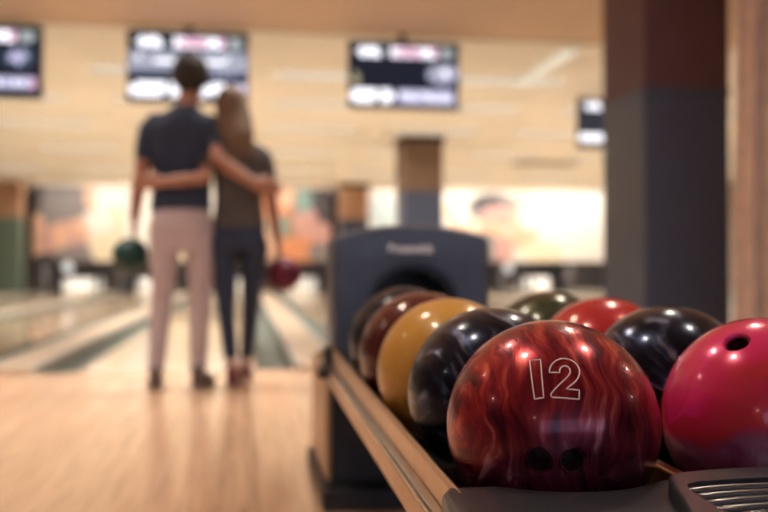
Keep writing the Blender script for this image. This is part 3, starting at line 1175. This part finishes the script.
def shoe(root, pts, m, w=.047):
    """pts: heel centre, ball of foot, toe"""
    h_, b_, t_ = [Vector(p) for p in pts]
    bm = bmesh.new()
    tube(bm, [h_ + Vector((0, 0, .045)), (h_ + b_) / 2 + Vector((0, 0, .05)), b_ + Vector((0, 0, .036)), t_ + Vector((0, 0, .028))], [(w * .82, .042), (w * .85, .048), (w, .036), (w * .75, .027)], 16)
    tube(bm, [h_ + Vector((0, 0, .05)), h_ + Vector((0, .015, .105))], [w * .8, w * .85], 14)
    o = organic('shoe', bm, m, root, .007, 4)
    bm = bmesh.new()
    d = (t_ - h_).normalized()
    pr = Vector((d.y, -d.x, 0)).normalized()
    L_ = []
    prof = [(-.03, .6), (-.012, .95), (.03, 1), (.10, .9), (.16, 1.08), (.21, 1.0), (.245, .65)]
    for a, q in prof:
        L_.append((h_ + d * a + pr * w * q))
    for a, q in prof[::-1]:
        L_.append((h_ + d * a - pr * w * q))
    tilt = (t_.z - h_.z)
    b2 = bmesh.new()
    lo_ = [b2.verts.new(p + Vector((0, 0, .001))) for p in L_]
    hi_ = [b2.verts.new(p + Vector((0, 0, .018))) for p in L_]
    b2.faces.new(lo_[::-1])
    b2.faces.new(hi_)
    for k in range(len(L_)):
        b2.faces.new((lo_[k], lo_[(k + 1) % len(L_)], hi_[(k + 1) % len(L_)], hi_[k]))
    bmesh.ops.triangulate(b2, faces=[f for f in b2.faces if len(f.verts) > 4])
    s = link('sole', b2, M['sole'], o)
    return o


def torso(bm, rows, n=28):
    """rows of (z, cx, cy, rx, ry), superellipse sections"""
    rings = []
    for z, cx, cy, rx, ry in rows:
        r = []
        for k in range(n):
            a = 2 * PI * k / n
            ca, sa = math.cos(a), math.sin(a)
            r.append(bm.verts.new((cx + rx * math.copysign(abs(ca) ** .85, ca), cy + ry * math.copysign(abs(sa) ** .85, sa), z)))
        rings.append(r)
    for a, b in zip(rings, rings[1:]):
        for k in range(n):
            bm.faces.new((a[k], a[(k + 1) % n], b[(k + 1) % n], b[k]))
    bm.faces.new(rings[0][::-1])
    bm.faces.new(rings[-1])


# ---- the man
MX, MY = -.332, 5.00
bm = bmesh.new()
HC = (.042, .035, 1.685)
head(bm, HC, .245)
tube(bm, [(.012, .0, 1.44), (.022, .0, 1.50), (.036, .02, 1.60)], [.075, .062, .058], 16)
torso(bm, [(.90, -.005, 0, .145, .095), (1.0, -.004, 0, .145, .092), (1.12, -.003, 0, .145, .09), (1.28, 0, 0, .17, .10), (1.40, 0, 0, .165, .09), (1.46, .005, 0, .13, .075), (1.50, .012, 0, .09, .065), (1.52, .015, 0, .05, .05)])
# left arm hanging with the ball
LA = [(-.172, .0, 1.415), (-.222, -.01, 1.16), (-.262, .02, .925)]
tube(bm, [LA[0], (-.205, -.005, 1.30), LA[1], (-.242, .0, 1.07), LA[2]], [.045, .049, .041, .041, .028], 16)
hand(bm, LA[2], (-.05, .03, -1), (.75, .1, -.2), (.1, 1, 0), .185, .42)
# right arm across the woman's back
RA = [(.172, .0, 1.415), (.195, -.130, 1.235), (.395, -.168, 1.10)]
tube(bm, [RA[0], (.192, -.06, 1.34), RA[1], (.285, -.155, 1.172), RA[2]], [.045, .048, .043, .040, .029], 16)
hand(bm, RA[2], (1, .12, -.25), (0, 1, 0), (0, .2, 1), .185, .28)
# legs
for s, hip, knee, ank in ((-1, (-.090, 0, .90), (-.111, .015, .47), (-.137, -.03, .085)), (1, (.092, 0, .90), (.099, .015, .47), (.089, -.03, .085))):
    tube(bm, [hip, ((hip[0] + knee[0]) / 2, .008, .68), knee, ((knee[0] + ank[0]) / 2, -.02, .31), ank], [.074, .064, .048, .046, .033], 16)
    tube(bm, [(ank[0], -.045, .055), (ank[0] + s * .012, .06, .04), (ank[0] + s * .022, .15, .03)], [.032, .033, .024], 12)
man = organic('person', bm, M['skin_m'], None, .0065, 5)
man.location = (MX, MY, 0)
man.scale = (.94, 1, .967)
tag(man, 'man from behind in navy T-shirt and pale trousers, holding a dark green ball', 'person', kind='thing')
eyes(man, HC, .245)
# hair
bm = bmesh.new()
x, y, z = HC
h = .245
ell(bm, (x, y - h * .06, z + h * .16), (h * .43, h * .45, h * .42))
ell(bm, (x, y - h * .20, z - h * .02), (h * .385, h * .28, h * .32))
for k in range(26):
    a = random.uniform(0, 2 * PI)
    r_ = random.uniform(.05, .30)
    p = Vector((x + math.cos(a) * r_ * h, y - h * .05 + math.sin(a) * r_ * h, z + h * (.50 - r_ * .35)))
    tube(bm, [p, p + Vector((random.uniform(-.02, .02), random.uniform(-.01, .03), .028))], [.020, .010], 8)
hr = organic('hair', bm, M['hair_d'], man, .008, 3)
for f_ in []:
    pass
# trim hair off the face
bmh = bmesh.new()
bmh.from_mesh(hr.data)
bmesh.ops.delete(bmh, geom=[v for v in bmh.verts if v.co.y > y + h * .16 and v.co.z < z + h * .30], context='VERTS')
bmh.to_mesh(hr.data)
bmh.free()
# T-shirt
bm = bmesh.new()
torso(bm, [(.955, -.006, 0, .168, .118), (.975, -.006, 0, .170, .119), (1.05, -.004, 0, .164, .112), (1.16, -.003, 0, .166, .108), (1.30, 0, 0, .180, .114), (1.40, 0, 0, .192, .110), (1.455, .004, 0, .168, .098), (1.49, .010, 0, .125, .082), (1.52, .016, 0, .078, .070), (1.535, .018, 0, .066, .064)])
tube(bm, [(-.145, 0, 1.435), (-.183, 0, 1.39), (-.197, -.003, 1.33), (-.206, -.006, 1.262)], [.062, .062, .059, .055], 18)
tube(bm, [(.145, 0, 1.435), (.180, -.015, 1.39), (.188, -.045, 1.35), (.192, -.080, 1.30)], [.062, .062, .060, .056], 18)
organic('t_shirt', bm, M['tee_navy'], man, .008, 5)
# trousers
bm = bmesh.new()
torso(bm, [(.735, 0, -.005, .146, .100), (.80, 0, -.005, .158, .118), (.88, 0, -.008, .168, .130), (.95, -.003, -.004, .163, .119), (1.0, -.004, 0, .156, .108)])
for s, X0, X1, X2 in ((-1, -.092, -.112, -.138), (1, .094, .100, .090)):
    tube(bm, [(X0, -.008, .86), (X0 * 1.05, 0, .70), (X1, .01, .47), ((X1 + X2) / 2, -.018, .28), (X2, -.03, .115)], [.090, .081, .060, .055, .047], 18)
organic('trousers', bm, M['chino'], man, .008, 4)
shoe(man, [(-.137, -.055, 0), (-.152, .10, 0), (-.160, .185, 0)], M['shoe_d'])
shoe(man, [(.090, -.060, 0), (.130, .085, 0), (.150, .165, 0)], M['shoe_d'])

# ---- the woman
WX, WY = -.066, 5.00
bm = bmesh.new()
WC = (-.012, .045, 1.525)
head(bm, WC, .225)
tube(bm, [(.028, .0, 1.26), (.018, .005, 1.34), (-.004, .03, 1.44)], [.06, .05, .047], 16)
torso(bm, [(.80, .03, 0, .122, .088), (.90, .028, 0, .125, .088), (1.0, .028, 0, .112, .08), (1.14, .03, 0, .125, .085), (1.25, .032, 0, .135, .085), (1.31, .032, 0, .11, .07), (1.345, .03, 0, .06, .05)])
LB = [(-.088, 0, 1.26), (-.155, -.135, 1.125), (-.365, -.158, 1.100)]
tube(bm, [LB[0], (-.133, -.072, 1.205), LB[1], (-.265, -.158, 1.110), LB[2]], [.037, .040, .036, .034, .024], 16)
hand(bm, LB[2], (-1, .15, -.05), (0, 1, 0), (0, .2, 1), .168, .30)
RBm = [(.148, 0, 1.26), (.200, -.02, 1.02), (.236, .03, .795)]
tube(bm, [RBm[0], (.182, -.01, 1.15), RBm[1], (.219, .0, .91), RBm[2]], [.037, .040, .034, .033, .023], 16)
hand(bm, RBm[2], (.16, .05, -1), (-.4, .1, -.2), (-.1, 1, 0), .168, .42)
LEGS = (((-.048, 0, .80), (-.040, .02, .42), (-.005, -.03, .10)), ((.112, 0, .80), (.092, .10, .43), (.066, .30, .085)))
for hip, knee, ank in LEGS:
    hip, knee, ank = Vector(hip), Vector(knee), Vector(ank)
    tube(bm, [hip, hip.lerp(knee, .5), knee, knee.lerp(ank, .42), ank], [.066, .055, .042, .040, .028], 16)
    tube(bm, [ank + Vector((0, -.01, -.04)), ank + Vector((0, .08, -.055)), ank + Vector((0, .16, -.065))], [.027, .029, .02], 12)
woman = organic('person', bm, M['skin_w'], None, .0062, 5)
woman.location = (WX, WY, 0)
woman.scale = (.985, 1, .970)
tag(woman, 'woman from behind with long brown hair, dark olive top and jeans, holding a crimson ball', 'person', kind='thing')
eyes(woman, WC, .225)
# long hair
bm = bmesh.new()
x, y, z = WC
h = .225
ell(bm, (x, y - h * .06, z + h * .16), (h * .40, h * .45, h * .42))
tube(bm, [(x + .000, y - h * .22, z + .02), (x + .016, y - h * .36, z - .08), (x + .038, y - .135, z - .17), (x + .055, y - .135, z - .27)], [(.088, .066), (.098, .060), (.090, .045), (.046, .024)], 18)
for k in range(18):
    o_ = (k - 8.5) / 9
    p0 = Vector((x + o_ * .078, y - h * .30, z + .02))
    p1 = Vector((x + .02 + o_ * .088, y - h * .52 - .02 * random.random(), z - .12))
    p2 = Vector((x + .052 + o_ * .070, y - .155, z - .25 - .07 * random.random()))
    tube(bm, [p0, p1, p2], [.016, .015, .007], 8)
wh = organic('hair', bm, M['hair_b'], woman, .007, 7)
bmh = bmesh.new()
bmh.from_mesh(wh.data)
bmesh.ops.delete(bmh, geom=[v for v in bmh.verts if v.co.y > y + h * .17 and v.co.z < z + h * .34], context='VERTS')
bmh.to_mesh(wh.data)
bmh.free()
# top
bm = bmesh.new()
torso(bm, [(.865, .028, 0, .146, .108), (.885, .028, 0, .145, .108), (.95, .028, 0, .134, .100), (1.03, .028, 0, .128, .094), (1.14, .03, 0, .138, .098), (1.25, .032, 0, .150, .098), (1.305, .032, 0, .130, .085), (1.34, .03, 0, .085, .068), (1.355, .028, 0, .062, .056)])
tube(bm, [(-.075, 0, 1.28), (-.108, -.035, 1.25), (-.134, -.088, 1.205)], [.054, .055, .050], 16)
tube(bm, [(.128, 0, 1.275), (.155, -.003, 1.25), (.171, -.006, 1.21), (.182, -.010, 1.15)], [.054, .056, .054, .049], 16)
organic('top', bm, M['tee_olive'], woman, .008, 5)
# jeans
bm = bmesh.new()
torso(bm, [(.745, .03, -.005, .140, .108), (.78, .03, -.010, .150, .118), (.85, .029, -.004, .140, .105), (.91, .028, 0, .128, .095)])
for hip, knee, ank in LEGS:
    hip, knee, ank = Vector(hip), Vector(knee), Vector(ank)
    tube(bm, [hip + Vector((0, -.008, -.04)), hip.lerp(knee, .5), knee, knee.lerp(ank, .45), knee.lerp(ank, .84)], [.078, .063, .050, .046, .038], 18)
organic('jeans', bm, M['jean'], woman, .008, 4)
for hip, knee, ank in LEGS:
    ank = Vector(ank)
    bm = bmesh.new()
    k2 = Vector(knee).lerp(ank, .82)
    tube(bm, [k2, ank, ank + Vector((0, 0, -.03))], [.038, .036, .036], 14, caps=False)
    link('sock', bm, M['sock'], woman, smooth=True)
    shoe(woman, [(ank.x, ank.y - .02, max(0, ank.z - .10)), (ank.x + .004, ank.y + .10, 0), (ank.x + .008, ank.y + .18, 0)], M['shoe_r'], w=.041)

# balls held by the two people
def held(loc, m, label, r, holes):
    o = link('bowling_ball', sphere_bm(r, 64, 40), m, smooth=True)
    drill(o, holes, .0125, .04, r)
    for p in o.data.polygons:
        p.use_smooth = True
    o.data.materials.clear()
    o.data.materials.append(m)
    o.location = loc
    tag(o, label, 'bowling ball')
    return o


held((MX - .266, MY + .03, .697), mg2, 'dark green bowling ball hanging from the man\'s left hand', .094, [(.12, .05, 1), (.12, .30, 1), (-.25, .1, 1)])
held((WX + .268, WY + .045, .596), mcr, 'crimson bowling ball hanging from the woman\'s right hand', .094, [(-.12, .05, 1), (-.12, .30, 1), (.25, .1, 1)])
